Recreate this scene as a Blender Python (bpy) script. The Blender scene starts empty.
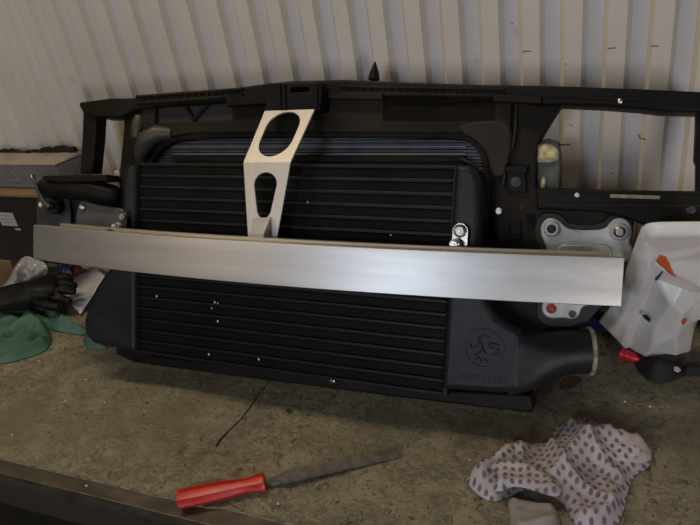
import bpy, bmesh, math, random
from mathutils import Vector, Matrix, noise
random.seed(7)
C = bpy.context.scene.collection
SC = bpy.context.scene

# ---------------------------------------------------------------- camera
F = 670.0
def _n(v): return v.normalized()
AX = _n(Vector((1650, 112, -F)))                       # bench direction seen from the camera (x right, y down, z forward)
DN = Vector((195, 1138, F)); DN = _n(DN - AX*DN.dot(AX))
AZ = -DN
AY = AZ.cross(AX)
def to_world(c): return Vector((AX.dot(c), AY.dot(c), AZ.dot(c)))
CAM = Vector((0.2295, -0.9242, 0.9))
cd = bpy.data.cameras.new('camera'); cam = bpy.data.objects.new('camera', cd); C.objects.link(cam)
r_, u_, b_ = to_world(Vector((1, 0, 0))), to_world(Vector((0, -1, 0))), to_world(Vector((0, 0, -1)))
cam.matrix_world = Matrix(((r_.x, u_.x, b_.x, CAM.x), (r_.y, u_.y, b_.y, CAM.y), (r_.z, u_.z, b_.z, CAM.z), (0, 0, 0, 1)))
cd.sensor_width = 36; cd.lens = F/700*36; cd.clip_start = 0.02
SC.camera = cam

# ---------------------------------------------------------------- light
SC.view_settings.view_transform = 'Standard'; SC.view_settings.look = 'None'
SC.view_settings.gamma = 1; SC.view_settings.use_curve_mapping = False
SC.view_settings.exposure = 0.0
wd = bpy.data.worlds.new('world'); SC.world = wd; wd.use_nodes = True
wd.node_tree.nodes['Background'].inputs[0].default_value = (0.55, 0.5, 0.45, 1)
wd.node_tree.nodes['Background'].inputs[1].default_value = 0.025
def area(name, loc, target, sx, sy, power, col):
    l = bpy.data.lights.new(name, 'AREA'); l.shape = 'RECTANGLE'; l.size = sx; l.size_y = sy
    l.energy = power; l.color = col
    o = bpy.data.objects.new(name, l); C.objects.link(o); o.location = loc
    o.rotation_euler = (Vector(target)-Vector(loc)).to_track_quat('-Z', 'Y').to_euler()
    return o
area('ceiling_tube', (-0.9, -0.10, 2.3), (-0.9, -0.10, 0), 1.4, 0.14, 17, (1.0, 0.83, 0.59))
area('warm_room_lamp', (-2.3, -2.2, 1.9), (-0.6, 0.1, 0.3), 1.3, 1.0, 9, (1.0, 0.80, 0.60))
area('daylight_window', (-0.52, -2.9, 1.47), (0.0, 0.1, 0.3), 0.5, 0.6, 19, (0.76, 0.85, 1.0))
area('right_wall_fill', (1.6, -2.6, 0.5), (0.35, 0.3, 0.65), 0.7, 0.9, 24, (0.98, 0.95, 0.95))  # added fill from low right, brightens the right part of the wall

# ---------------------------------------------------------------- mapping
LEAN = math.radians(28.4)
V_ = Vector((0, math.sin(LEAN), math.cos(LEAN))); W_ = Vector((0, -math.cos(LEAN), math.sin(LEAN)))
def ray(px, py): return to_world(Vector((px-350, py-262.5, F)))
def pan(p, w=0.0):                                     # photograph point -> (u, v) on a layer of the leaning front end
    d = ray(*p); q = CAM + d*((w-CAM.dot(W_))/d.dot(W_)); return (q.x, q.dot(V_))
def uvw(u, v, w): return Vector((u, -w, v))            # local coordinates of the front end
def P(px, py, w): u, v = pan((px, py), w); return uvw(u, v, w)
def B(px, py, z=0.0):                                  # photograph point -> bench
    d = ray(px, py); q = CAM + d*((z-CAM.z)/d.z); return Vector((q.x, q.y, z))
def atY(px, py, y):
    d = ray(px, py); return CAM + d*((y-CAM.y)/d.y)

# ---------------------------------------------------------------- materials
def mat(name, col, rough=0.6, metal=0.0, col2=None, scale=20.0, lo=0.35, hi=0.65, bump=0.0, bscale=None, stretch=(1, 1, 1), detail=5, rvar=0.0, spec=0.5):
    m = bpy.data.materials.new(name); m.use_nodes = True
    nt = m.node_tree; bs = nt.nodes['Principled BSDF']
    bs.inputs['Roughness'].default_value = rough; bs.inputs['Metallic'].default_value = metal
    bs.inputs['Specular IOR Level'].default_value = spec
    bs.inputs['Base Color'].default_value = (*col, 1)
    tc = nt.nodes.new('ShaderNodeTexCoord'); mp = nt.nodes.new('ShaderNodeMapping'); mp.inputs['Scale'].default_value = stretch
    nt.links.new(tc.outputs['Object'], mp.inputs[0])
    if col2 is not None or rvar:
        nz = nt.nodes.new('ShaderNodeTexNoise'); nz.inputs['Scale'].default_value = scale; nz.inputs['Detail'].default_value = detail
        nt.links.new(mp.outputs[0], nz.inputs[0])
        mr = nt.nodes.new('ShaderNodeMapRange'); mr.inputs[1].default_value = lo; mr.inputs[2].default_value = hi
        nt.links.new(nz.outputs[0], mr.inputs[0])
        if col2 is not None:
            mx = nt.nodes.new('ShaderNodeMix'); mx.data_type = 'RGBA'
            mx.inputs[6].default_value = (*col, 1); mx.inputs[7].default_value = (*col2, 1)
            nt.links.new(mr.outputs[0], mx.inputs[0]); nt.links.new(mx.outputs[2], bs.inputs['Base Color'])
        if rvar:
            mr2 = nt.nodes.new('ShaderNodeMapRange'); mr2.inputs[3].default_value = rough-rvar; mr2.inputs[4].default_value = rough+rvar
            mr2.inputs[1].default_value = lo; mr2.inputs[2].default_value = hi
            nt.links.new(nz.outputs[0], mr2.inputs[0]); nt.links.new(mr2.outputs[0], bs.inputs['Roughness'])
    if bump:
        n2 = nt.nodes.new('ShaderNodeTexNoise'); n2.inputs['Scale'].default_value = bscale or scale*3; n2.inputs['Detail'].default_value = 6
        nt.links.new(mp.outputs[0], n2.inputs[0])
        bp = nt.nodes.new('ShaderNodeBump'); bp.inputs['Strength'].default_value = bump; bp.inputs['Distance'].default_value = 0.003
        nt.links.new(n2.outputs[0], bp.inputs['Height']); nt.links.new(bp.outputs[0], bs.inputs['Normal'])
    return m
M = {}
M['plastic'] = mat('dusty_black_plastic', (0.0045, 0.0044, 0.0042), 0.5, col2=(0.013, 0.0105, 0.0075), spec=0.15, scale=9, lo=0.4, hi=0.75, bump=0.15, bscale=120)
M['plastic_dust'] = mat('dust_coated_black_plastic', (0.006, 0.0054, 0.0045), 0.58, spec=0.12, col2=(0.026, 0.020, 0.0135), scale=7, lo=0.35, hi=0.7, bump=0.2, bscale=90)
M['recess'] = mat('deep_black_plastic', (0.006, 0.006, 0.007), 0.6)
M['tank'] = mat('satin_black_cast', (0.009, 0.0095, 0.012), 0.46, col2=(0.014, 0.0145, 0.017), spec=0.3, scale=25, bump=0.12, bscale=260)
M['hose'] = mat('satin_black_cast_reflecting', (0.009, 0.0095, 0.012), 0.46, spec=0.3, col2=(0.022, 0.015, 0.010), scale=9, lo=0.45, hi=0.75, bump=0.12, bscale=260)  # tank black as base; the brown patches are a painted warm reflection
M['rim'] = mat('worn_cream_rim', (0.42, 0.36, 0.27), 0.5, col2=(0.16, 0.13, 0.1), scale=60)
M['core'] = mat('black_painted_core', (0.006, 0.0063, 0.0075), 0.45, col2=(0.011, 0.0115, 0.013), spec=0.2, scale=30, stretch=(0.3, 1, 1))
M['fin'] = mat('black_fin', (0.007, 0.0073, 0.008), 0.5, col2=(0.013, 0.0132, 0.014), spec=0.25, scale=7)
M['radiator'] = mat('blue_grey_fin_metal', (0.065, 0.072, 0.088), 0.5, metal=0.3, col2=(0.035, 0.039, 0.048), scale=30)
M['alu'] = mat('brushed_aluminium', (0.55, 0.54, 0.525), 0.41, metal=0.82, col2=(0.50, 0.49, 0.475), scale=90, stretch=(0.004, 1, 1))
M['alu_back'] = mat('dull_aluminium', (0.62, 0.57, 0.49), 0.5, metal=0.7, col2=(0.42, 0.38, 0.32), scale=40, stretch=(0.05, 1, 1))
M['bracket'] = mat('satin_aluminium_plate', (0.62, 0.585, 0.53), 0.48, metal=0.6, col2=(0.58, 0.545, 0.49), scale=60, stretch=(1, 0.05, 0.05))
M['cast'] = mat('dull_cast_alloy', (0.42, 0.43, 0.42), 0.5, metal=0.4, col2=(0.30, 0.31, 0.305), scale=35, bump=0.12, bscale=150)
M['cast_dark'] = mat('dark_painted_steel', (0.055, 0.06, 0.065), 0.5, metal=0.2, col2=(0.03, 0.032, 0.034), scale=20)
M['cast_mid'] = mat('mid_grey_painted_steel', (0.11, 0.115, 0.115), 0.5, metal=0.2, col2=(0.07, 0.072, 0.07), scale=20)
M['corner'] = mat('brown_dusted_moulding', (0.028, 0.022, 0.015), 0.55, spec=0.25, col2=(0.013, 0.011, 0.008), scale=10)
M['duct'] = mat('lit_brown_duct', (0.06, 0.047, 0.031), 0.5, col2=(0.03, 0.024, 0.016), scale=14)  # lighter than the carrier: light falling on the duct is in this colour
M['chrome'] = mat('bright_zinc', (0.40, 0.385, 0.36), 0.28, metal=1.0, col2=(0.22, 0.19, 0.15), scale=70)
M['steel'] = mat('worn_steel', (0.5, 0.49, 0.47), 0.35, metal=0.9)
M['rubber'] = mat('black_rubber', (0.01, 0.01, 0.01), 0.6)
M['red_paint'] = mat('red_marked_bolt', (0.25, 0.018, 0.025), 0.5)
M['foam_grey'] = mat('grey_foam_block', (0.10, 0.11, 0.11), 0.85, col2=(0.06, 0.065, 0.065), scale=40, bump=0.2, bscale=120)
M['foam_yellow'] = mat('yellowed_foam', (0.66, 0.56, 0.34), 0.9, col2=(0.42, 0.33, 0.17), scale=90, bump=0.6, bscale=160)
M['beige'] = mat('beige_adhesive_strip', (0.4, 0.34, 0.25), 0.8, col2=(0.25, 0.2, 0.15), scale=90)

def wall_mat(name, c1, c2):
    m = mat(name, c1, 0.42, col2=c2, scale=2.2, lo=0.35, hi=0.7, bump=0.05, bscale=40)
    nt = m.node_tree; bs = nt.nodes['Principled BSDF']
    src = bs.inputs['Base Color'].links[0].from_socket
    tc = nt.nodes.new('ShaderNodeTexCoord')
    nz = nt.nodes.new('ShaderNodeTexNoise'); nz.inputs['Scale'].default_value = 26; nz.inputs['Detail'].default_value = 8; nz.inputs['Roughness'].default_value = 0.75
    nt.links.new(tc.outputs['Object'], nz.inputs[0])
    mr = nt.nodes.new('ShaderNodeMapRange'); mr.inputs[1].default_value = 0.60; mr.inputs[2].default_value = 0.8
    nt.links.new(nz.outputs[0], mr.inputs[0])
    mx = nt.nodes.new('ShaderNodeMix'); mx.data_type = 'RGBA'; mx.inputs[7].default_value = (0.25, 0.2, 0.15, 1)
    nt.links.new(mr.outputs[0], mx.inputs[0]); nt.links.new(src, mx.inputs[6]); nt.links.new(mx.outputs[2], bs.inputs['Base Color'])
    return m
def bench_mat(name, c1, c2, dark, light):
    m = bpy.data.materials.new(name); m.use_nodes = True; nt = m.node_tree; bs = nt.nodes['Principled BSDF']
    bs.inputs['Roughness'].default_value = 0.62
    tc = nt.nodes.new('ShaderNodeTexCoord')
    def nz(scale, det, rough=0.6, st=(1, 1, 1), dist=0.0):
        mp = nt.nodes.new('ShaderNodeMapping'); mp.inputs['Scale'].default_value = st; nt.links.new(tc.outputs['Object'], mp.inputs[0])
        n = nt.nodes.new('ShaderNodeTexNoise'); n.inputs['Scale'].default_value = scale; n.inputs['Detail'].default_value = det; n.inputs['Roughness'].default_value = rough
        n.inputs['Distortion'].default_value = dist; nt.links.new(mp.outputs[0], n.inputs[0]); return n.outputs[0]
    def rng(s, a, b):
        r = nt.nodes.new('ShaderNodeMapRange'); r.inputs[1].default_value = a; r.inputs[2].default_value = b; nt.links.new(s, r.inputs[0]); return r.outputs[0]
    def mix(f, a, b):
        x = nt.nodes.new('ShaderNodeMix'); x.data_type = 'RGBA'; nt.links.new(f, x.inputs[0])
        for i, q in ((6, a), (7, b)):
            if isinstance(q, tuple): x.inputs[i].default_value = (*q, 1)
            else: nt.links.new(q, x.inputs[i])
        return x.outputs[2]
    base = mix(rng(nz(11, 9, 0.75, dist=0.8), 0.40, 0.60), c1, tuple(c*0.85 for c in c2))
    base = mix(rng(nz(24, 9, 0.85, (1, 1.4, 1), 1.2), 0.47, 0.60), base, tuple(c*0.55 for c in c2))
    base = mix(rng(nz(40, 7, 0.75, (0.8, 1.6, 1), 2.0), 0.545, 0.64), base, light)
    base = mix(rng(nz(48, 6, 0.7, (1.4, 0.8, 1), 1.8), 0.575, 0.635), base, dark)
    base = mix(rng(nz(17, 5, 0.7, (0.9, 1.5, 1), 2.2), 0.635, 0.67), base, dark)
    base = mix(rng(nz(3.2, 5, 0.65), 0.5, 0.72), base, tuple(c*0.5 for c in c1))
    nt.links.new(base, bs.inputs['Base Color'])
    bp = nt.nodes.new('ShaderNodeBump'); bp.inputs['Strength'].default_value = 0.8; bp.inputs['Distance'].default_value = 0.004
    nt.links.new(nz(80, 8, 0.75), bp.inputs['Height']); nt.links.new(bp.outputs[0], bs.inputs['Normal'])
    return m
M['mat'] = bench_mat('worn_olive_bench_mat', (0.30, 0.262, 0.168), (0.205, 0.177, 0.113), (0.045, 0.039, 0.028), (0.35, 0.305, 0.21))
M['trim'] = mat('grimy_steel_angle', (0.05, 0.042, 0.032), 0.5, metal=0.4, col2=(0.11, 0.088, 0.06), scale=30, stretch=(0.5, 1, 1), bump=0.2, bscale=80)
M['dark_wood'] = mat('dark_grimy_timber', (0.03, 0.026, 0.02), 0.7, col2=(0.05, 0.042, 0.03), scale=12, stretch=(0.2, 1, 1))
M['floor'] = mat('dark_concrete_floor', (0.05, 0.048, 0.045), 0.8, col2=(0.03, 0.03, 0.028), scale=4, bump=0.3)

# ---------------------------------------------------------------- builders
def obj(name, me, m=None, parent=None, kind=None):
    if isinstance(me, bmesh.types.BMesh):
        d = bpy.data.meshes.new(name); me.normal_update(); me.to_mesh(d); me.free(); me = d
    o = bpy.data.objects.new(name, me); C.objects.link(o)
    if m is not None: me.materials.clear(); me.materials.append(m)
    if parent: o.parent = parent
    if kind: o['kind'] = kind
    return o
def smooth(o, ang=40):
    me = o.data
    for p in me.polygons: p.use_smooth = True
    bm = bmesh.new(); bm.from_mesh(me)
    for e in bm.edges:
        if len(e.link_faces) == 2 and e.calc_face_angle(0) > math.radians(ang): e.smooth = False
    bm.to_mesh(me); bm.free(); return o
def tag(o, label, cat, group=None):
    o['label'] = label; o['category'] = cat
    if group: o['group'] = group
    return o
def thing(name, label, cat, loc=(0, 0, 0), rot=(0, 0, 0), group=None):
    o = bpy.data.objects.new(name, None); C.objects.link(o); o.location = loc; o.rotation_euler = rot; o.empty_display_size = 0.05
    return tag(o, label, cat, group)
def chaikin(pts, n=2):
    for _ in range(n):
        q = []
        for i, p in enumerate(pts):
            r = pts[(i+1) % len(pts)]
            q.append((p[0]*.75+r[0]*.25, p[1]*.75+r[1]*.25)); q.append((p[0]*.25+r[0]*.75, p[1]*.25+r[1]*.75))
        pts = q
    return pts
def flat(loops, th, bev=0.001, bres=1):                # 2D loops (first is the outline, others holes) -> bevelled plate mesh, centred on z
    cu = bpy.data.curves.new('tmp', 'CURVE'); cu.dimensions = '2D'; cu.fill_mode = 'BOTH'
    for pts in loops:
        s = cu.splines.new('POLY'); s.points.add(len(pts)-1)
        for i, p in enumerate(pts): s.points[i].co = (p[0], p[1], 0, 1)
        s.use_cyclic_u = True
    cu.bevel_depth = bev; cu.offset = -bev; cu.bevel_resolution = bres; cu.extrude = max(th/2-bev, 0.0)
    o = bpy.data.objects.new('tmp', cu); C.objects.link(o)
    dg = bpy.context.evaluated_depsgraph_get()
    me = bpy.data.meshes.new_from_object(o.evaluated_get(dg))
    bpy.data.objects.remove(o); bpy.data.curves.remove(cu)
    return me
RX = Matrix.Rotation(math.pi/2, 4, 'X')
def plate(name, px, w, th, m, parent, holes=(), bev=0.0015, bres=1, rnd=0, hrnd=2, uv=False):   # plate on the leaning plane, front face at w
    f = (lambda p: p) if uv else (lambda p: pan(p, w))
    loops = [[f(p) for p in (chaikin(px, rnd) if rnd else px)]] + [[f(p) for p in (chaikin(h, hrnd) if hrnd else h)] for h in holes]
    me = flat(loops, th, bev, bres); me.transform(Matrix.Translation((0, -(w-th/2), 0)) @ RX)
    o = obj(name, me, m, parent)
    return smooth(o, 35)
def box_bm(bm, c, s, rot=None, bev=0.0):
    r = bmesh.ops.create_cube(bm, size=1.0); vs = r['verts']
    bmesh.ops.scale(bm, vec=s, verts=vs)
    if bev:
        es = list({e for v in vs for e in v.link_edges})
        rr = bmesh.ops.bevel(bm, geom=es, offset=bev, segments=2, affect='EDGES', profile=0.5)
        vs = list({v for f in rr['faces'] for v in f.verts} | {v for v in vs if v.is_valid})
    if rot is not None: bmesh.ops.rotate(bm, matrix=rot, verts=vs, cent=(0, 0, 0))
    bmesh.ops.translate(bm, vec=c, verts=vs)
def box(name, c, s, m, parent=None, rot=None, bev=0.001, kind=None):
    bm = bmesh.new(); box_bm(bm, c, s, rot, bev); return obj(name, bm, m, parent, kind)
def tube_bm(bm, pts, rad, n=12, caps=True):
    pts = [Vector(p) for p in pts]
    if not isinstance(rad, (list, tuple)): rad = [rad]*len(pts)
    rings = []; up = None
    for i, p in enumerate(pts):
        t = (pts[min(i+1, len(pts)-1)]-pts[max(i-1, 0)]).normalized()
        if up is None: up = t.orthogonal().normalized()
        up = (up - t*up.dot(t)).normalized(); s = t.cross(up)
        rings.append([bm.verts.new(p+(up*math.cos(2*math.pi*k/n)+s*math.sin(2*math.pi*k/n))*rad[i]) for k in range(n)])
    for a, b in zip(rings, rings[1:]):
        for k in range(n): bm.faces.new((a[k], a[(k+1) % n], b[(k+1) % n], b[k]))
    if caps: bm.faces.new(rings[0][::-1]); bm.faces.new(rings[-1])
def tube(name, pts, rad, m, parent=None, n=12, caps=True):
    bm = bmesh.new(); tube_bm(bm, pts, rad, n, caps); return smooth(obj(name, bm, m, parent), 50)
def lathe(name, prof, axis, org, m, parent=None, n=24):    # prof: (distance along axis, radius)
    axis = Vector(axis).normalized(); return tube2(name, [(Vector(org)+axis*a, r) for a, r in prof], axis, m, parent, n)
def tube2(name, pr, axis, m, parent, n):
    bm = bmesh.new(); up = axis.orthogonal().normalized(); s = axis.cross(up); rings = []
    for p, r in pr: rings.append([bm.verts.new(p+(up*math.cos(2*math.pi*k/n)+s*math.sin(2*math.pi*k/n))*max(r, 1e-5)) for k in range(n)])
    for a, b in zip(rings, rings[1:]):
        for k in range(n): bm.faces.new((a[k], a[(k+1) % n], b[(k+1) % n], b[k]))
    bm.faces.new(rings[0][::-1]); bm.faces.new(rings[-1])
    bmesh.ops.remove_doubles(bm, verts=bm.verts, dist=1e-4)
    return smooth(obj(name, bm, m, parent), 35)
def bolt(name, p, r, m, parent, h=0.006, hexa=True):       # head facing the viewer of the leaning plane
    o = lathe(name, [(-0.004, r*1.55), (0.0008, r*1.55), (0.0016, r*1.3)], (0, -1, 0), p, m, parent, 16)
    bm = bmesh.new(); bm.from_mesh(o.data)
    tube_bm(bm, [Vector(p)+Vector((0, -0.001, 0)), Vector(p)+Vector((0, -h, 0))], r, 6 if hexa else 16)
    tube_bm(bm, [Vector(p)+Vector((0, -h, 0)), Vector(p)+Vector((0, -h-0.0025, 0))], [r*.5, r*.4], 10)
    bm.to_mesh(o.data); bm.free(); return o

def inside(p, poly):
    x, y = p; c = False; j = len(poly)-1
    for i in range(len(poly)):
        xi, yi = poly[i]; xj, yj = poly[j]
        if (yi > y) != (yj > y) and x < (xj-xi)*(y-yi)/(yj-yi)+xi: c = not c
        j = i
    return c
def nearest(p, poly):
    best = None; bd = 1e9
    for i in range(len(poly)):
        a = poly[i]; b = poly[(i+1) % len(poly)]
        dx, dy = b[0]-a[0], b[1]-a[1]; l = dx*dx+dy*dy or 1e-12
        t = max(0, min(1, ((p[0]-a[0])*dx+(p[1]-a[1])*dy)/l)); q = (a[0]+dx*t, a[1]+dy*t)
        d = (q[0]-p[0])**2+(q[1]-p[1])**2
        if d < bd: bd = d; best = q
    return best, math.sqrt(bd)
def cloth(name, poly, res, hfun, m, mapf, thick=0.0018, parent=None, rnd=2, uvf=None):
    poly = chaikin(poly, rnd) if rnd else poly
    x0, x1 = min(p[0] for p in poly), max(p[0] for p in poly); y0, y1 = min(p[1] for p in poly), max(p[1] for p in poly)
    nx, ny = int((x1-x0)/res)+2, int((y1-y0)/res)+2
    cells = [(i, j) for i in range(nx) for j in range(ny) if inside((x0+(i+.5)*res, y0+(j+.5)*res), poly)]
    cs = set(cells); V = {}; bm = bmesh.new(); uvl = bm.loops.layers.uv.new('UVMap'); crd = {}
    for (i, j) in cells:
        for di, dj in ((0, 0), (1, 0), (1, 1), (0, 1)):
            k = (i+di, j+dj)
            if k in V: continue
            p = (x0+k[0]*res, y0+k[1]*res)
            full = all((k[0]+a, k[1]+b) in cs for a in (-1, 0) for b in (-1, 0))
            q, d = nearest(p, poly)
            if not full: p = q; d = 0.0
            h = hfun(p[0], p[1], d)
            V[k] = (bm.verts.new(mapf(p[0], p[1], h+thick)), bm.verts.new(mapf(p[0], p[1], h)))
            crd[V[k][0]] = p; crd[V[k][1]] = p
    ec = {}
    for (i, j) in cells:
        q = [(i, j), (i+1, j), (i+1, j+1), (i, j+1)]
        bm.faces.new([V[k][0] for k in q]); bm.faces.new([V[k][1] for k in reversed(q)])
        for a, b in zip(q, q[1:]+q[:1]):
            if (b, a) in ec: ec.pop((b, a))
            else: ec[(a, b)] = 1
    for a, b in ec: bm.faces.new((V[b][0], V[a][0], V[a][1], V[b][1]))
    for f in bm.faces:
        for l in f.loops: l[uvl].uv = uvf(*crd[l.vert]) if uvf else crd[l.vert]
    bmesh.ops.recalc_face_normals(bm, faces=bm.faces)
    o = obj(name, bm, m, parent)
    for p in o.data.polygons: p.use_smooth = True
    return o
def fold(x, y, ang, freq, seed=0.0, warp=0.6):             # ridged folds running along a direction
    c, s = math.cos(ang), math.sin(ang); a = x*c+y*s; b = -x*s+y*c
    n = noise.noise(Vector((a*freq*0.4+seed, b*freq*0.35, seed)))*warp*2
    t = abs(math.sin(b*freq*math.pi+n*3)); return 1-t
def ridges(px, base=0.004, z=0.0):                          # soft cloth folds along lines given as (point, point, height, radius)
    rs = [(tuple(B(*a, z))[:2], tuple(B(*b, z))[:2], h, r) for a, b, h, r in px]
    def f(x, y):
        t = base
        for a, b, h, r in rs:
            dx, dy = b[0]-a[0], b[1]-a[1]; l = dx*dx+dy*dy or 1e-9; k = max(0, min(1, ((x-a[0])*dx+(y-a[1])*dy)/l))
            d = math.hypot(x-a[0]-dx*k, y-a[1]-dy*k)+0.006*noise.noise(Vector((x*30, y*30, h)))
            t = max(t, 0)+h*math.exp(-(d/r)**2)*(0.75+0.25*math.cos(k*3))
        return t
    return f
def fbm(x, y, f, seed=0.0): return noise.fractal(Vector((x*f+seed, y*f-seed, seed)), 1.0, 2.0, 4)

# ================================================================= setting
WALL_Y, PER, X0 = 0.335, 0.07189, -0.9005
bm = bmesh.new(); prof = []
k0, k1 = -60, 50
for k in range(k0, k1):
    x = X0+PER*k
    prof += [(x+0.004, WALL_Y), (x+0.034, WALL_Y), (x+0.042, WALL_Y+0.014), (x+PER-0.003, WALL_Y+0.014)]
rows = [-0.9, -0.3, 0.0, 0.3, 0.8, 1.4, 2.6]; grid = []
for z in rows: grid.append([bm.verts.new((x, y, z)) for x, y in prof])
for a, b in zip(grid, grid[1:]):
    for i in range(len(prof)-1): bm.faces.new((a[i], a[i+1], b[i+1], b[i]))
ext = bmesh.ops.extrude_face_region(bm, geom=bm.faces[:])
bmesh.ops.translate(bm, vec=(0, 0.004, 0), verts=[v for v in ext['geom'] if isinstance(v, bmesh.types.BMVert)])
bmesh.ops.recalc_face_normals(bm, faces=bm.faces)
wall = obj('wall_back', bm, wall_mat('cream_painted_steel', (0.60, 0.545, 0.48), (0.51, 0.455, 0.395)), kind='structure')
wall.data.materials.append(wall_mat('grey_painted_steel', (0.53, 0.51, 0.51), (0.46, 0.435, 0.42)))
wall.data.materials.append(wall_mat('lamplit_rib_edge', (0.68, 0.60, 0.46), (0.60, 0.52, 0.39)))  # warm lamp light on the left-facing slants, put into the colour
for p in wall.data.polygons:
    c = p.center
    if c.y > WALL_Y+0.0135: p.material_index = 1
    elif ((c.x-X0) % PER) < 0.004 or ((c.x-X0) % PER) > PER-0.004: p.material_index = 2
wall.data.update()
for px, py, l, a in ((528, 51, 0.012, 0.1), (524, 52, 0.005, 0), (612, 48, 0.014, 0), (655, 46, 0.012, 0.1), (566, 64, 0.004, 1.0), (640, 141, 0.018, 1.2), (644, 139, 0.008, 0.2), (612, 173, 0.005, 0.5), (571, 125, 0.006, 0.3), (511, 25, 0.004, 0.2)):
    q = atY(px, py, WALL_Y+0.0005); kx = ((q.x-X0) % PER)
    if 0.038 < kx < PER-0.003: q.y += 0.014
    box('scratch', q, (l, 0.0012, 0.0016), M['rubber'], wall, Matrix.Rotation(a, 3, 'Y'), bev=0)
box('floor', (0, -1.0, -0.92), (9, 6, 0.04), M['floor'], kind='structure', bev=0)

# ================================================================= workbench
bench = thing('workbench', 'worn olive-grey workbench with grimy steel front edge', 'workbench', (-0.3, 0, -0.9))
def bz(p): return Vector(p)-Vector((-0.3, 0, -0.9))
XL, XR = -2.7, 1.5
MATY = -0.3335; EDGE = -0.361
pts = [(XL, 0.333), (XR, 0.333), (XR, MATY+0.008)]
n = 150
for i in range(n+1):
    x = XR+(XL-XR)*i/n; pts.append((x, MATY+0.003*fbm(x, 0, 9)+(0.006 if x > -0.38 else 0)))
me = flat([pts], 0.006, 0.0006); me.transform(Matrix.Translation(bz((0, 0, -0.003))))
obj('bench_mat', me, M['mat'], bench)
tube('frayed_mat_edge', [bz((p[0], p[1]+0.001, 0.0002+0.0003*noise.noise(Vector((p[0]*60, 0, 0))))) for p in pts[3:]], 0.0009, mat('pale_frayed_edge', (0.3, 0.27, 0.2), 0.7, col2=(0.07, 0.06, 0.045), scale=45, stretch=(1, 0, 0), lo=0.42, hi=0.58), bench, 6)
box('bench_top', bz(((XL+XR)/2, (EDGE+0.333)/2+0.008, -0.027)), (XR-XL, 0.333-EDGE-0.016, 0.042), M['dark_wood'], bench, bev=0)
bm = bmesh.new()
box_bm(bm, bz(((XL+XR)/2, EDGE+0.02, -0.0045)), (XR-XL, 0.042, 0.003), bev=0.001)
box_bm(bm, bz(((XL+XR)/2, EDGE+0.0015, -0.022)), (XR-XL, 0.0035, 0.038), bev=0.001)
obj('edge_trim', bm, M['trim'], bench)
bright = mat('rubbed_bright_steel', (0.32, 0.25, 0.16), 0.4, metal=0.6, col2=(0.1, 0.08, 0.055), scale=50, stretch=(0.6, 1, 1))
tube('rubbed_edge', [bz((XL+(XR-XL)*i/40, EDGE+0.0003, -0.0032)) for i in range(41)], 0.0011, bright, bench, 8)
box('apron', bz(((XL+XR)/2, EDGE+0.035, -0.10)), (XR-XL, 0.02, 0.10), M['dark_wood'], bench, bev=0.001)
for x in (XL+0.1, -0.6, XR-0.1):
    for y in (EDGE+0.08, 0.26): box('leg', bz((x, y, -0.474)), (0.06, 0.06, 0.852), M['dark_wood'], bench, bev=0.002)
box('lower_shelf', bz(((XL+XR)/2, 0.0, -0.62)), (XR-XL-0.3, 0.5, 0.02), M['dark_wood'], bench, bev=0.001)

# ================================================================= car front end
FE = thing('car_front_end', 'black car front panel with intercooler and long silver crash bar, leaning on the wall', 'car part', (0, 0, 0.002), (-LEAN, 0, 0))
# --- carrier: main moulding
outer = [(124, 108), (180, 100), (240, 96), (300, 94), (400, 94), (500, 96), (552, 98), (562, 105), (549, 125), (537, 146), (535, 188), (560, 192),
         (640, 196), (636, 214), (630, 240), (618, 275), (602, 305), (588, 325), (572, 335), (545, 345), (532, 414), (480, 408), (390, 397), (260, 380), (134, 363), (116, 355), (120, 300), (118, 235), (119, 178), (124, 130)]
opening = [(186, 138), (458, 138), (474, 146), (484, 163), (487, 190), (489, 300), (470, 372), (300, 358), (150, 335), (141, 300), (142, 190), (148, 168), (163, 147)]
pockl = [(155, 105.5), (232, 102), (232, 121.5), (155, 124.5)]
pockr = [(384, 97), (495, 98.5), (494, 121), (384, 121)]
carrier = plate('radiator_support', outer, 0.03, 0.03, M['plastic_dust'], FE, holes=[opening, ], bev=0.003, bres=2, hrnd=2)
# upper face with the two recessed pockets
plate('upper_panel', [(142, 103), (240, 98), (300, 95), (400, 95), (512, 97), (510, 125), (470, 133), (455, 134), (300, 133), (190, 134), (150, 141), (140, 128)], 0.042, 0.012, M['plastic_dust'], carrier, holes=[pockl, pockr], hrnd=0, bev=0.002, rnd=0)
plate('pocket_floor', [(150, 101), (236, 99), (236, 126), (150, 128)], 0.0315, 0.003, M['recess'], carrier)
plate('pocket_floor', [(380, 93), (500, 94), (499, 124), (380, 124)], 0.0315, 0.003, M['recess'], carrier)
def bar_px(name, a, b, wd, w, th, m, parent):
    ax, ay = pan(a, w); bx, by = pan(b, w); d = Vector((bx-ax, by-ay)).normalized(); nn = Vector((-d.y, d.x))*wd/2
    return plate(name, [(ax+nn.x, ay+nn.y), (bx+nn.x, by+nn.y), (bx-nn.x, by-nn.y), (ax-nn.x, ay-nn.y)], w, th, m, parent, uv=True, bev=0.0008)
for a, b in (((184, 104), (193, 121)), ((209, 104), (193, 121)), ((419, 99), (434, 119)), ((456, 99), (434, 119))):
    bar_px('brace', a, b, 0.007 if a[0] < 300 else 0.012, 0.037, 0.006, M['plastic'], carrier)
plate('blanking_plate', [(466, 100), (493, 100), (493, 119), (448, 119)], 0.036, 0.005, M['cast_dark'], carrier)
plate('blanking_plate', [(396, 104), (412, 104), (428, 119), (396, 119)], 0.036, 0.005, M['cast_dark'], carrier)
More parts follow.
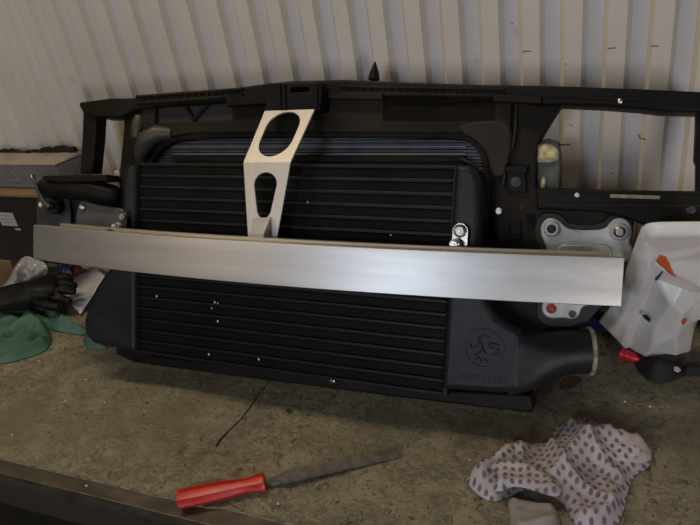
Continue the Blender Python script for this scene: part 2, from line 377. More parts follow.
# top rail
rail = plate('upper_crossmember', [(80, 103), (110, 99), (130, 99), (180, 94.5), (240, 88), (268, 84), (290, 82), (345, 80.5), (400, 83), (470, 85.5), (560, 87), (640, 90), (704, 93),
      (704, 113), (660, 112), (640, 109.5), (600, 106.5), (562, 105), (540, 106), (500, 99), (400, 97), (345, 96), (300, 98.5), (240, 102), (160, 107), (135, 111), (126, 115), (119, 119), (107, 118), (96, 118), (83, 113.5), (79, 106)],
      0.05, 0.06, M['plastic'], FE, bev=0.004, bres=2)
for x0, x1, y0, y1, n_ in ((140, 240, 98.2, 90.6, 14), (344, 502, 88, 91.2, 22)):   # ribs in the slot below the top lip
    bm = bmesh.new()
    for i in range(n_):
        t = (i+0.5)/n_; p = P(x0+(x1-x0)*t, y0+(y1-y0)*t+2.2, 0.051); box_bm(bm, p, (0.003, 0.006, 0.009), bev=0.0005)
    obj('rib', bm, M['plastic_dust'], rail, 'stuff')
    a, b = P(x0-3, y0-0.6, 0.053), P(x1+3, y1-0.6, 0.053); tube('lip', [a, (a+b)/2, b], 0.0032, M['plastic_dust'], rail, 8)
    a, b = P(x0-3, y0+6, 0.053), P(x1+3, y1+6, 0.053); tube('lip', [a, (a+b)/2, b], 0.004, M['plastic_dust'], rail, 8)
plate('front_cover', [(226, 98), (272, 95), (272, 104), (226, 107.5)], 0.062, 0.014, M['plastic_dust'], rail, bev=0.003)
plate('front_cover', [(493, 95), (541, 97.5), (541, 104.5), (493, 102.5)], 0.064, 0.016, M['plastic_dust'], rail, bev=0.002)
plate('front_cover', [(328, 93), (382, 93.5), (382, 100), (328, 100)], 0.062, 0.014, M['plastic_dust'], rail, bev=0.003)
plate('latch_housing', [(268, 97), (276, 88), (282, 84), (318, 83), (322, 92), (320, 111), (264, 113)], 0.082, 0.064, M['plastic'], rail, holes=[[(291, 88.5), (308, 88), (309, 93), (291, 93.5)]], hrnd=0, bev=0.002)
plate('latch_plate', [(288, 86), (312, 85.5), (313, 95), (288, 96)], 0.05, 0.004, M['cast_dark'], rail)
for x in (279, 284, 316): bar_px('rib', (x, 85), (x+1, 109), 0.004, 0.086, 0.008, M['plastic'], rail)
box('rear_stop', uvw(-0.30, 0.585, -0.032), (0.05, 0.056, 0.02), M['plastic'], rail, bev=0.003)
tw = lathe('pointed_peg', [(0, 0.011), (0.012, 0.0095), (0.03, 0.003), (0.034, 0.001)], (0.02, 0, 1), P(374, 81, 0.03), M['plastic'], rail, 12)
lathe('bolt_head', [(0, 0.004), (0.003, 0.004), (0.004, 0.002)], (0, -1, 0), P(620, 102.5, 0.0505), M['steel'], rail, 12)
bar_px('groove_rib', (545, 97), (645, 101), 0.004, 0.052, 0.004, M['plastic_dust'], rail)
# stiffening lines, duct bulges, corners
plate('corner_moulding', [(457, 124), (509, 118), (513, 140), (508, 165), (503, 178), (490, 178), (488, 160), (476, 142), (460, 135)], 0.044, 0.014, M['corner'], carrier, bev=0.006, bres=3, rnd=2)
tube('duct', [P(172, 134, 0.035), P(158, 134, 0.045), P(147, 140, 0.05), P(142, 152, 0.045), P(141, 160, 0.035)], [0.012, 0.018, 0.02, 0.017, 0.012], M['duct'], carrier, 16)
tube('duct', [P(140, 118, 0.035), P(138, 128, 0.042), P(137, 138, 0.04)], [0.012, 0.015, 0.012], M['duct'], carrier, 14)
tube('moulded_rib', [P(516, 104, 0.034), P(515.5, 130, 0.036), P(513, 146, 0.036), P(506, 162, 0.036), P(503, 185, 0.034)], 0.0035, M['corner'], carrier, 8)
tube('moulded_rib', [P(487, 150, 0.033), P(493, 190, 0.033), P(493, 300, 0.033)], 0.003, M['plastic'], carrier, 8)
plate('screw_boss', [(507, 170), (526, 170), (526, 193), (507, 193)], 0.040, 0.012, M['plastic'], carrier, bev=0.002)
plate('boss_hood', [(506, 167), (527, 167), (527, 173), (506, 173)], 0.048, 0.02, M['plastic'], carrier, bev=0.001)
bolt('screw', P(515.5, 183, 0.040), 0.006, M['cast_dark'], carrier, hexa=False)
bolt('screw', P(498.5, 212, 0.031), 0.0042, M['steel'], carrier)
for px in ([(508, 222), (521, 222), (521, 240), (508, 240)], [(526, 214), (534, 214), (534, 228), (526, 228)]):
    plate('moulded_frame', px, 0.034, 0.006, M['plastic'], carrier, holes=[[(p[0]*.7+.3*sum(q[0] for q in px)/4, p[1]*.7+.3*sum(q[1] for q in px)/4) for p in px]], hrnd=0)
bar_px('moulded_line', (492, 232), (508, 232), 0.003, 0.033, 0.004, M['plastic'], carrier)
plate('round_hole', [(522+2.5*math.cos(a*.6283), 208+2.5*math.sin(a*.6283)) for a in range(10)], 0.0312, 0.002, M['recess'], carrier, bev=0.0003)
lip = plate('lower_crossmember', [(150, 356), (250, 368), (441, 391), (531, 396), (533, 411), (526, 413.5), (480, 408), (390, 397), (260, 380.5), (152, 366)], 0.062, 0.05, M['plastic'], FE, bev=0.004, bres=2)
lathe('bright_bolt', [(-0.025, 0.006), (0.004, 0.0075), (0.011, 0.0065), (0.014, 0.002)], (0, -1, 0.2), P(334, 380.5, 0.09), M['chrome'], lip, 14)
box('bolt_tab', P(334, 377, 0.06), (0.02, 0.01, 0.03), M['plastic'], lip, bev=0.002)
# --- headlight surrounds
plate('headlight_post', [(83, 112), (97, 114), (95.5, 140), (92, 174), (80, 174), (82, 140)], 0.035, 0.035, M['plastic'], rail, bev=0.004, bres=2, rnd=0)
plate('headlight_post', [(697.5, 105), (712, 108), (712, 215), (697, 212), (697.5, 165), (695.5, 160), (697, 130)], 0.035, 0.05, M['plastic'], rail, bev=0.003)
sill = plate('headlight_sill', [(536, 189.5), (560, 189), (600, 190.5), (712, 193), (712, 232), (650, 229), (634, 222), (600, 213), (537, 210)], 0.045, 0.05, M['plastic'], FE, bev=0.004, bres=2)
bar_px('adhesive_strip', (610, 197), (660, 198.6), 0.006, 0.0465, 0.002, M['beige'], sill)
bar_px('ridge', (545, 205.5), (705, 207), 0.005, 0.048, 0.006, M['plastic_dust'], sill)
bar_px('ridge', (560, 191.5), (700, 193.5), 0.004, 0.048, 0.006, M['plastic_dust'], sill)
bolt('screw', P(691, 210, 0.0455), 0.005, M['cast_dark'], sill)
bolt('screw', P(577, 196, 0.0455), 0.003, M['steel'], sill)
ls = tube('headlight_sill', [P(40, 190, 0.05), P(44, 189, 0.05), P(75, 190, 0.05), P(96, 193, 0.05), P(114, 197, 0.045), P(118, 198, 0.04)], [0.012, 0.022, 0.024, 0.027, 0.025, 0.015], M['plastic'], FE, 16)
plate('ledge', [(43, 176.5), (106, 175.5), (108, 182), (60, 183), (42, 180.5)], 0.075, 0.05, M['plastic'], ls, bev=0.002)
plate('rear_web', [(72, 190), (120, 190), (120, 236), (70, 232)], 0.02, 0.01, M['recess'], ls)
tube('lever', [P(33.5, 179, 0.08), P(38, 191, 0.085), P(44, 203, 0.08), P(50, 209, 0.078)], [0.004, 0.0035, 0.006, 0.008], M['cast_dark'], ls, 10)
lathe('lever_tip', [(0, 0.0045), (0.008, 0.005), (0.011, 0.002)], (-0.25, 0, 1), P(33.5, 179, 0.08), M['chrome'], ls, 10)
plate('side_plate', [(37, 198), (68, 196), (71, 214), (70, 232), (37, 230)], 0.03, 0.006, M['cast_dark'], ls, bev=0.001)
lathe('round_knob', [(0, 0.019), (0.016, 0.019), (0.02, 0.016), (0.02, 0.010), (0.014, 0.009)], (0, -1, 0), P(59, 207, 0.03), M['rubber'], ls, 24)
lathe('knob_hub', [(0, 0.008), (0.03, 0.008), (0.034, 0.005)], (0.1, -1, 0.1), P(51, 207, 0.05), M['steel'], ls, 16)
plate('left_foam_tab', [(114, 171), (119, 170), (119.5, 184), (113, 184)], 0.034, 0.008, M['beige'], ls, rnd=1)
# foam block in the right headlight opening
fb = plate('foam_block', [(537, 142), (548, 139.5), (558, 142), (560, 160), (559.5, 196), (537, 197)], 0.012, 0.05, M['foam_grey'], FE, bev=0.003, rnd=0)
def lump(name, px, w, h, m, parent, seed):
    return cloth(name, [pan(p, w) for p in px], 0.0028, lambda u, v, d: min(1, d/0.008)**0.5*h*(0.75+0.5*fbm(u, v, 60, seed)), m, lambda u, v, hh: uvw(u, v, w+hh), 0.001, parent, 1)
lump('torn_foam', [(535, 145), (545, 143), (555, 147), (560, 154), (558, 162), (545, 164), (535, 163)], 0.012, 0.012, M['foam_yellow'], fb, 3)
lump('torn_foam', [(541, 178), (546, 178), (547, 196), (540, 197)], 0.012, 0.010, M['foam_yellow'], fb, 8)
tube('loose_bristle', [P(548, 141, 0.01), P(560, 146, 0.0), P(570, 145.5, -0.002)], 0.0011, M['rubber'], fb, 6)
# --- radiator behind
rad = plate('radiator', [(140, 130), (497, 130), (497, 345), (140, 335)], 0.004, 0.012, M['recess'], FE, bev=0.0008)
bm = bmesh.new()
ua, va = pan((146, 137), 0.012); ub, vb = pan((494, 137), 0.012)
v = va+0.004
while v > 0.12:
    box_bm(bm, uvw((ua+ub)/2, v, 0.008), (ub-ua, 0.008, 0.0044), bev=0); v -= 0.0062
obj('tube_rows', bm, M['radiator'], rad, 'stuff')
for y in (147.5, 155): bar_px('edge_strip', (172, y), (466, y), 0.0028, 0.0165, 0.004, mat('pale_fin_edge', (0.16, 0.175, 0.2), 0.45, metal=0.5), rad)
ts = plate('upper_tank', [(172, 157), (464, 157), (464, 168), (172, 168)], 0.03, 0.03, M['plastic'], rad, bev=0.003)
bar_px('bead', (176, 161.5), (462, 161.5), 0.004, 0.032, 0.004, M['plastic_dust'], ts)
tube('seal_strip', [P(462, 160, 0.04), P(474, 166, 0.04), P(481, 178, 0.04), P(484, 200, 0.04), P(486, 250, 0.04), P(487, 290, 0.04)], 0.004, M['rubber'], rad, 8)
# --- intercooler
CW = 0.105
u0, u1 = -0.7205, -0.0425; vb_, vt_ = 0.0435, 0.4385
core = box('intercooler_core', uvw((u0+u1)/2, (vb_+vt_)/2, 0.068), (u1-u0, 0.05, vt_-vb_), M['core'], FE, bev=0.001)
NR = 17; pitch = (vt_-vb_)/NR
me_t = None
for i in range(NR+1):
    vv = vb_+pitch*i
    bm = bmesh.new(); box_bm(bm, (0, 0, 0), (u1-u0, 0.062, 0.0066), bev=0.0014)
    if me_t is None:
        o = obj('cooling_tube', bm, M['core'], core); me_t = o.data
    else:
        bm.free(); o = bpy.data.objects.new('cooling_tube', me_t); C.objects.link(o); o.parent = core
    o.location = uvw((u0+u1)/2, vv, CW-0.031)
me_f = None
for i in range(NR):
    va = vb_+pitch*i+0.003; vbb = vb_+pitch*(i+1)-0.003
    if me_f is None:
        bm = bmesh.new(); N = 460; prev = None
        for k in range(N+1):
            u = u0+(u1-u0)*k/N; z = (vbb-va)*(k % 2)
            cur = (bm.verts.new((u, -(CW-0.0035), z)), bm.verts.new((u, -(CW-0.02), z)))
            if prev: bm.faces.new((prev[0], cur[0], cur[1], prev[1]))
            prev = cur
        ext = bmesh.ops.extrude_face_region(bm, geom=bm.faces[:])
        bmesh.ops.translate(bm, vec=(0.0005, 0, 0), verts=[q for q in ext['geom'] if isinstance(q, bmesh.types.BMVert)])
        bmesh.ops.recalc_face_normals(bm, faces=bm.faces)
        o = obj('cooling_fin', bm, M['fin'], core); me_f = o.data
    else:
        o = bpy.data.objects.new('cooling_fin', me_f); C.objects.link(o); o.parent = core
    o.location = (0, 0, va); o['kind'] = 'stuff'
for s, xx in ((1, u0), (-1, u1)):
    box('header_strip', uvw(xx, (vb_+vt_)/2, CW-0.025), (0.008, 0.056, vt_-vb_+0.006), M['core'], core, bev=0.001)
wf = mat('white_fleck', (0.7, 0.7, 0.68), 0.6)
for px, py, s in ((157, 297, .003), (215, 303, .003), (218, 304, .002), (212, 309, .002), (218, 322, .003), (209, 355, .003), (259, 360, .003), (308, 203, .002), (391, 236, .002)):
    box('paint_fleck', P(px, py, CW+0.0005), (s, 0.001, s*1.4), wf, core, bev=0)
TW = 0.118
tr = plate('end_tank', [(455, 165), (468, 165.5), (477, 171), (480.5, 184), (480.5, 240), (483, 285), (488, 304), (498, 318), (512, 327), (519, 330), (522, 340), (522, 388), (518, 394), (500, 395), (470, 393), (440.5, 390.5), (446, 300)],
           TW, 0.085, M['tank'], FE, bev=0.012, bres=4)
def superring(c, ay_, hv, hw, e, n=36):                   # rounded-rectangle ring across direction ay_, half height hv, half depth hw
    ay_ = ay_.normalized(); vv = Vector((0, 0, 1)); vv = (vv-ay_*vv.dot(ay_)).normalized(); ww = ay_.cross(vv); out = []
    for k in range(n):
        a = 2*math.pi*k/n; ca, sa = math.cos(a), math.sin(a)
        out.append(c+vv*hv*math.copysign(abs(sa)**e, sa)+ww*hw*math.copysign(abs(ca)**e, ca))
    return out
AXN = Vector((1, 0.26, 0.06)).normalized()
secs = []
for px, ya, yb, w_, hw, e, t in ((512, 327.5, 394.5, 0.0755, 0.0420, 0.35, 0.0), (520, 331, 393.5, 0.0755, 0.0420, 0.4, 0.05), (530, 333, 391, 0.075, 0.0415, 0.5, 0.2), (541, 333.5, 386, 0.073, 0.0405, 0.7, 0.5), (553, 333, 380.5, 0.069, 0.039, 0.9, 0.8), (566, 331.5, 376.5, 0.063, 0.038, 1.0, 1.0), (580, 331, 375, 0.057, 0.0375, 1.0, 1.0), (590, 330.5, 375, 0.0535, 0.0385, 1.0, 1.0)):
    a, b = P(px, ya, w_+hw*0.2), P(px, yb, w_+hw*0.2); c = (a+b)/2; c.y = -w_
    secs.append(superring(c, Vector((1, 0, 0)).lerp(AXN, t), abs(a.z-b.z)/2, hw, e))
c_end = sum(secs[-1], Vector())/36
secs += [[c_end+(p-c_end)*0.90 for p in secs[-1]], [c_end-AXN*0.03+(p-c_end)*0.86 for p in secs[-1]]]
bm = bmesh.new(); rr_ = [[bm.verts.new(p) for p in r] for r in secs]
for a, b in zip(rr_, rr_[1:]):
    for k in range(36): bm.faces.new((a[k], a[(k+1) % 36], b[(k+1) % 36], b[k]))
bm.faces.new(rr_[0][::-1]); bm.faces.new(rr_[-1]); bmesh.ops.recalc_face_normals(bm, faces=bm.faces)
smooth(obj('hose_neck', bm, M['hose'], tr), 60)
bm = bmesh.new(); tube_bm(bm, secs[7]+secs[7][:1], 0.0040, 8, False); smooth(obj('neck_rim', bm, M['rim'], tr), 60)
# raised badge: ring with curved letters-like strokes, number below
bc = pan((484, 349.5), TW); R = 0.034
def arc(c, r, a0, a1, n=24): return [(c[0]+r*math.cos(a0+(a1-a0)*i/n), c[1]+r*math.sin(a0+(a1-a0)*i/n)) for i in range(n+1)]
M['badge'] = mat('raised_badge_black', (0.011, 0.012, 0.015), 0.55)
plate('badge_ring', arc(bc, R, 0, 2*math.pi, 47)[:-1], TW+0.0022, 0.004, M['badge'], tr, holes=[arc(bc, R*0.9, 0, 2*math.pi, 47)[:-1]], hrnd=0, uv=True, bev=0.0006)
def stroke(pts, wd=0.0036):
    q = [uvw(bc[0]+x*R, bc[1]+y*R, TW+0.0006) for x, y in pts]
    tube('badge_stroke', q, wd/2, M['badge'], tr, 6)
stroke([(-0.72, 0.15), (-0.62, -0.02), (-0.45, 0.0), (-0.3, 0.25), (-0.2, 0.55), (-0.02, 0.68), (0.25, 0.6)])
stroke([(-0.3, 0.55), (-0.12, 0.2), (0.0, -0.1), (0.12, -0.25)])
stroke([(-0.5, -0.4), (-0.25, -0.28), (-0.08, -0.05)])
stroke([(0.22, 0.3), (0.75, 0.26)]); stroke([(0.22, 0.3), (0.25, 0.08), (0.7, 0.05)]); stroke([(0.7, 0.05), (0.72, -0.2), (0.4, -0.28)])
stroke([(-0.42, -0.62), (-0.2, -0.45), (-0.1, -0.68), (0.1, -0.5), (0.22, -0.72)])
fc = bpy.data.curves.new('number', 'FONT'); fc.body = '30T101514'; fc.size = 0.0155; fc.extrude = 0.0012; fc.align_x = 'CENTER'; fc.space_character = 1.12
fo = bpy.data.objects.new('number', fc); C.objects.link(fo)
me = bpy.data.meshes.new_from_object(fo.evaluated_get(bpy.context.evaluated_depsgraph_get())); bpy.data.objects.remove(fo)
nc = pan((483, 381.5), TW); me.transform(Matrix.Translation(uvw(nc[0], nc[1]-0.003, TW+0.0008)) @ Matrix.Rotation(-0.03, 4, 'Y') @ RX)
obj('cast_number', me, M['badge'], tr)
plate('end_tank', [(135.5, 165), (128, 166), (123, 174), (121.5, 200), (120, 258), (105, 273), (95, 288), (87, 306), (83, 322), (84.5, 336), (92, 344.5), (108, 348.5), (134.5, 352)], TW, 0.085, M['tank'], FE, bev=0.012, bres=4)
# --- crash bar
ul, ur = -0.948, 0.232; um = (ul+ur)/2; hl = (ur-ul)/2
def bow(u): return 0.061*(1-((u-um)/hl)**2)
def vmid(u): return 0.2655-0.0055*(1-((u-um)/hl)**2)
bm = bmesh.new(); NS = 64; rings = []
HH = 0.0735/2
sec = [(0.0, HH-0.001), (-0.001, HH), (-0.032, HH), (-0.034, HH-0.003), (-0.034, -HH+0.003), (-0.032, -HH), (-0.001, -HH), (0.0, -HH+0.001), (0.0006, -0.012), (0.0, 0.0), (0.0006, 0.012)]
for i in range(NS+1):
    u = ul+(ur-ul)*i/NS
    rings.append([bm.verts.new(uvw(u, vmid(u)+dv, 0.16+bow(u)+dw)) for dw, dv in sec])
for a, b in zip(rings, rings[1:]):
    for k in range(len(sec)): bm.faces.new((a[k], a[(k+1) % len(sec)], b[(k+1) % len(sec)], b[k]))
bm.faces.new(rings[0][::-1]); bm.faces.new(rings[-1]); bmesh.ops.recalc_face_normals(bm, faces=bm.faces)
crash = smooth(obj('crash_bar', bm, M['alu'], FE), 30)
crash['label'] = 'long bowed brushed aluminium bar'
bm = bmesh.new(); rings = []
for i in range(NS+1):
    u = ul+0.05+(ur-0.022-ul-0.05)*i/NS
    rings.append([bm.verts.new(uvw(u, vmid(u)+dv, 0.16+bow(u)+dw)) for dw, dv in ((-0.034, -HH), (-0.034, HH+0.0055), (-0.037, HH+0.0065), (-0.05, HH+0.0065), (-0.052, HH+0.005), (-0.052, -HH))])
for a, b in zip(rings, rings[1:]):
    for k in range(6): bm.faces.new((a[k], a[(k+1) % 6], b[(k+1) % 6], b[k]))
bm.faces.new(rings[0][::-1]); bm.faces.new(rings[-1]); bmesh.ops.recalc_face_normals(bm, faces=bm.faces)
smooth(obj('rear_channel', bm, M['alu_back'], crash), 30)
# --- centre bracket: lower plate parallel to the panel, upper plate folded back to the crossmember
wl, wt = 0.152, 0.072
ql = [P(249, 243.5, wl), P(277, 242, wl), P(291, 164, wl), P(244, 164, wl)]
qu = [P(244, 164, wl), P(291, 164, wl), P(317.5, 107, wt), P(267.5, 107, wt)]
def quad_plate(q, hole, th):                           # hole in (s, t) of the quad
    ex = (q[1]-q[0]).normalized(); nn = ex.cross(q[3]-q[0]).normalized(); ey = nn.cross(ex)
    f = lambda p: ((p-q[0]).dot(ex), (p-q[0]).dot(ey))
    def bl(s, t): return q[0].lerp(q[1], s).lerp(q[3].lerp(q[2], s), t)
    me = flat([[f(p) for p in q], [f(bl(s, t)) for s, t in hole]], th, 0.0008)
    mx = Matrix((ex, ey, nn)).transposed().to_4x4(); mx.translation = q[0]; me.transform(mx); return me
def stadium(cx, t0, t1, r0, r1, asp, n=14):             # t0 bottom, t1 top, half widths, asp = width/height ratio of the quad
    out = []
    for i in range(n+1): a = -math.pi*i/n; out.append((cx+r0*math.cos(a), t0+r0*asp+r0*asp*math.sin(a)))
    out = out[::-1]
    for i in range(n+1): a = math.pi*i/n; out.append((cx+r1*math.cos(a), t1-r1*asp+r1*asp*math.sin(a)))
    return out
brk = obj('centre_bracket', quad_plate(qu, stadium(0.5, 0.10, 0.88, 0.335, 0.335, 0.8), 0.004), M['bracket'], FE)
brk['label'] = 'folded aluminium plate with two oval holes'
smooth(brk, 30)
smooth(obj('lower_plate', quad_plate(ql, stadium(0.50, 0.30, 0.88, 0.20, 0.27, 0.6), 0.004), M['bracket'], brk), 30)
tube('fold', [qu[0]+Vector((0.001, 0.0, 0)), qu[1]+Vector((-0.001, 0.0, 0))], 0.0022, M['bracket'], brk, 10)
fa = [P(251, 244.5, 0.17), P(270, 243.5, 0.17), P(271, 222, 0.158), P(253.5, 224, 0.158)]
bm = bmesh.new()
a0, a1 = P(250.5, 244, 0.182), P(264, 244, 0.182); b0, b1 = P(250.5, 234.5, 0.182), P(264, 234.5, 0.182); c0_, c1_ = P(254, 219, 0.157), P(271, 218, 0.157)
d0, d1 = P(254, 219, 0.1535), P(271, 218, 0.1535); e0, e1 = P(251, 244, 0.1535), P(270, 244, 0.1535)
L_ = [bm.verts.new(p) for p in (a0, b0, c0_, d0, e0)]; R_ = [bm.verts.new(p) for p in (a1, b1, c1_, d1, e1)]
for k in range(5): bm.faces.new((L_[k], L_[(k+1) % 5], R_[(k+1) % 5], R_[k]))
bm.faces.new(L_[::-1]); bm.faces.new(R_); bmesh.ops.recalc_face_normals(bm, faces=bm.faces)
bmesh.ops.bevel(bm, geom=bm.edges[:], offset=0.0012, segments=2, affect='EDGES', profile=0.5)
ft = obj('foot_tab', bm, M['cast'], brk)
# --- chrome mounting clips
def clip(name, px, py, rw, hgt, twist):
    c = P(px, py, 0.128); pts = arc((0, 0), rw, 0, math.pi, 12)+[(-rw, -hgt), (rw, -hgt)]
    me = flat([pts, arc((0, 0), rw*0.42, 0, 2*math.pi, 14)[:-1]], 0.0035, 0.0006); me.transform(Matrix.Translation(c) @ Matrix.Rotation(twist, 4, 'Z') @ RX)
    o = smooth(obj(name, me, M['chrome'], FE), 35); o['label'] = 'bright zinc mounting clip'
    bolt('bolt', c+Vector((0, -0.002, 0)), rw*0.55, M['chrome'], o, 0.006)
    box('bent_tab', c+Vector((-rw*0.3, -0.012, -hgt*0.75)), (rw*1.4, 0.022, 0.004), M['chrome'], o, bev=0.001)
    bolt('bolt', c+Vector((-rw*0.35, -0.014, -hgt*0.8)), rw*0.5, M['steel'], o, 0.012)
    tube('spacer', [c+Vector((0, 0.016, 0)), c+Vector((0, 0.002, 0))], rw*0.5, M['steel'], o, 12)
    box('rubber_pad', c+Vector((0, -0.02, -hgt-0.006)), (rw*2, 0.03, 0.012), M['rubber'], o, bev=0.002)
clip('mounting_clip', 460.5, 232, 0.0135, 0.029, 0.0)
clip('mounting_clip', 124.5, 217.5, 0.0125, 0.026, -0.5)
# --- mounting plates
mp = plate('mounting_plate', [(540, 233), (541, 225), (547, 219), (555, 219), (562, 224), (567, 229), (576, 231), (598, 231), (606, 229), (610, 223), (616, 219), (624, 219), (631, 225), (632, 235), (629, 243), (633, 250), (632, 259), (626, 263), (619, 264), (617, 300), (590, 305), (581, 309), (580, 316), (573, 321), (563, 319), (550, 320), (542, 315), (541, 305), (547, 290), (547, 250), (543, 242)],
      0.05, 0.012, M['cast'], FE, bev=0.003, bres=2, rnd=1)
mp['label'] = 'dull silver cast plate'
plate('backing_gasket', [(534, 236), (536, 221), (546, 213), (560, 215), (570, 226), (602, 226), (612, 214), (628, 214), (634, 224), (630, 252), (616, 285), (602, 308), (580, 328), (545, 328), (535, 315), (541, 288), (541, 250)], 0.038, 0.008, M['recess'], mp, rnd=1)
plate('raised_panel', [(556, 262), (557, 249), (562, 245.5), (606, 245.5), (611, 249), (612, 262)], 0.055, 0.008, M['cast'], mp, bev=0.0025, bres=2)
lathe('stud_collar', [(0, 0.0135), (0.006, 0.0135), (0.008, 0.011), (0.008, 0.0078), (0.001, 0.0075)], (0, -1, 0), P(552, 230, 0.049), M['cast'], mp, 24)
lathe('stud', [(0, 0.0065), (0.006, 0.0065), (0.0065, 0.0055)], (0, -1, 0), P(552, 230, 0.0495), M['recess'], mp, 16)
lathe('stud_collar', [(0, 0.0145), (0.006, 0.0145), (0.008, 0.012)], (0, -1, 0), P(619.5, 233, 0.049), M['cast'], mp, 24)
lathe('bright_bolt', [(0, 0.0095), (0.011, 0.0095), (0.0135, 0.006)], (0, -1, 0), P(619.5, 233, 0.0495), M['chrome'], mp, 20)
lathe('red_bolt', [(0, 0.0085), (0.003, 0.0085), (0.003, 0.0068), (0.007, 0.0064), (0.0085, 0.004)], (0, -1, 0), P(551.5, 309.5, 0.0495), M['red_paint'], mp, 20)
lathe('small_stud', [(0, 0.006), (0.004, 0.006), (0.0045, 0.0035), (0.002, 0.003)], (0, -1, 0), P(572.5, 315, 0.0495), M['cast_dark'], mp, 16)
mp2 = plate('mounting_plate', [(75, 236), (76, 214), (79, 203), (85, 198.5), (92, 202), (98, 206), (118, 208), (128, 213), (131, 236)], 0.05, 0.010, M['cast_mid'], FE, bev=0.003, bres=2, rnd=1)
lathe('bright_bolt', [(0, 0.008), (0.006, 0.008), (0.008, 0.005)], (0.35, -1, 0), P(83.5, 208, 0.0495), M['steel'], mp2, 16)
plate('raised_panel', [(90, 236), (91, 217), (96, 213), (118, 215), (122, 220), (122, 236)], 0.055, 0.008, M['cast_mid'], mp2, bev=0.002)

# ================================================================= file on the bench
red = mat('red_translucent_handle', (0.56, 0.028, 0.022), 0.36, col2=(0.44, 0.02, 0.016), scale=30)
p0, p1, p2 = B(178, 499.5, 0.0178), B(266, 481.5, 0.0163), B(399, 452, 0.004)
fl = thing('file', 'flat steel hand file with red plastic handle at the bench front', 'file', ((p0+p1)/2).to_tuple()[:2]+(0.0,))
fo_ = fl.location.copy()
d = (p1-p0); L = d.length; ax = d.normalized(); side = Vector((-ax.y, ax.x, 0)).normalized(); upv = ax.cross(side); upv = upv if upv.z > 0 else -upv
bm = bmesh.new(); rings = []
for t, ra, rb in ((0, .3, .3), (0.006, 0.93, 0.95), (0.04, 1.0, 1.0), (0.25, 1.06, 1.0), (0.5, 1.0, .95), (0.7, 0.8, .8), (0.78, 0.74, .76), (0.82, 0.78, .8), (0.9, 0.92, .92), (0.965, 1.0, .98), (0.985, 0.95, .92), (1.0, 0.5, .5)):
    c = p0+d*t-fo_; ring = []
    for k in range(16):
        a = 2*math.pi*k/16; fx = 0.86 if k % 2 else 1.0     # faceted grip
        ring.append(bm.verts.new(c+side*math.cos(a)*0.0175*ra*fx+upv*math.sin(a)*0.0155*rb*fx))
    rings.append(ring)
for a, b in zip(rings, rings[1:]):
    for k in range(16): bm.faces.new((a[k], a[(k+1) % 16], b[(k+1) % 16], b[k]))
bm.faces.new(rings[0][::-1]); bm.faces.new(rings[-1]); bmesh.ops.recalc_face_normals(bm, faces=bm.faces)
smooth(obj('handle', bm, red, fl), 25)
fm = mat('toothed_file_steel', (0.20, 0.185, 0.16), 0.5, metal=0.5, col2=(0.11, 0.10, 0.085), scale=60, bump=0.5, bscale=500)
q0 = p1+ax*0.0; d2 = p2-q0; a2 = d2.normalized(); s2 = Vector((-a2.y, a2.x, 0)).normalized(); n2 = a2.cross(s2); L2 = d2.length
bm = bmesh.new(); rings = []
for t, hw, ht in ((-0.03, .003, .003), (0.06, .003, .003), (0.09, .0045, .003), (0.13, .0115, .003), (0.18, .0118, .003), (1.0, .0100, .0028)):
    c = q0+d2*t-fo_
    rings.append([bm.verts.new(c+s2*x*hw+n2*y*ht) for x, y in ((-1, -1), (1, -1), (1, 1), (-1, 1))])
for a, b in zip(rings, rings[1:]):
    for k in range(4): bm.faces.new((a[k], a[(k+1) % 4], b[(k+1) % 4], b[k]))
bm.faces.new(rings[0][::-1]); bm.faces.new(rings[-1]); bmesh.ops.recalc_face_normals(bm, faces=bm.faces)
obj('blade', bm, fm, fl)
# ---- thin wire
o = tube('wire', [B(216, 446, 0.002), B(219, 441, 0.002), B(228, 431, 0.0016), B(241, 419, 0.0016), B(252, 404, 0.0016), B(260, 392, 0.0016), B(270, 380, 0.0016)], [0.0018, 0.0016, 0.001, 0.001, 0.001, 0.0009, 0.0008], M['rubber'], None, 6)
tag(o, 'thin dark wire lying on the bench under the crash bar', 'wire')
# ---- white chips
cm = mat('white_paint_chip', (0.62, 0.6, 0.55), 0.7)
base = None
for px, py, where in ((105, 403, 'near the left end of the crash bar shadow'), (66, 401, 'halfway between the green rag and the front edge'), (86, 380, 'just outside the shadow of the left end tank'), (39, 361, 'against the green rag'),
                      (470, 460, 'left of the dotted rag'), (278, 504, 'below the steel blade of the file'), (527, 402, 'at the right corner of the car front end'), (625, 402, 'behind the dotted rag, the left one of two'),
                      (650, 407, 'behind the dotted rag, the right one of two'), (12, 435, 'at the left edge of the picture'), (86, 485, 'on the grimy steel edge strip')):
    if base is None:
        bm = bmesh.new(); box_bm(bm, (0, 0, 0.0012), (0.0045, 0.003, 0.002), bev=0.0006); base = o = obj('paint_chip', bm, cm)
    else: o = base.copy(); C.objects.link(o)
    o.location = B(px, py) + (Vector((0, 0, -0.003)) if py == 485 else Vector((0, 0, 0))); o.rotation_euler = (0, 0, random.random()*6)
    tag(o, 'tiny white paint chip '+where, 'paint chip', 'white chips on the bench')

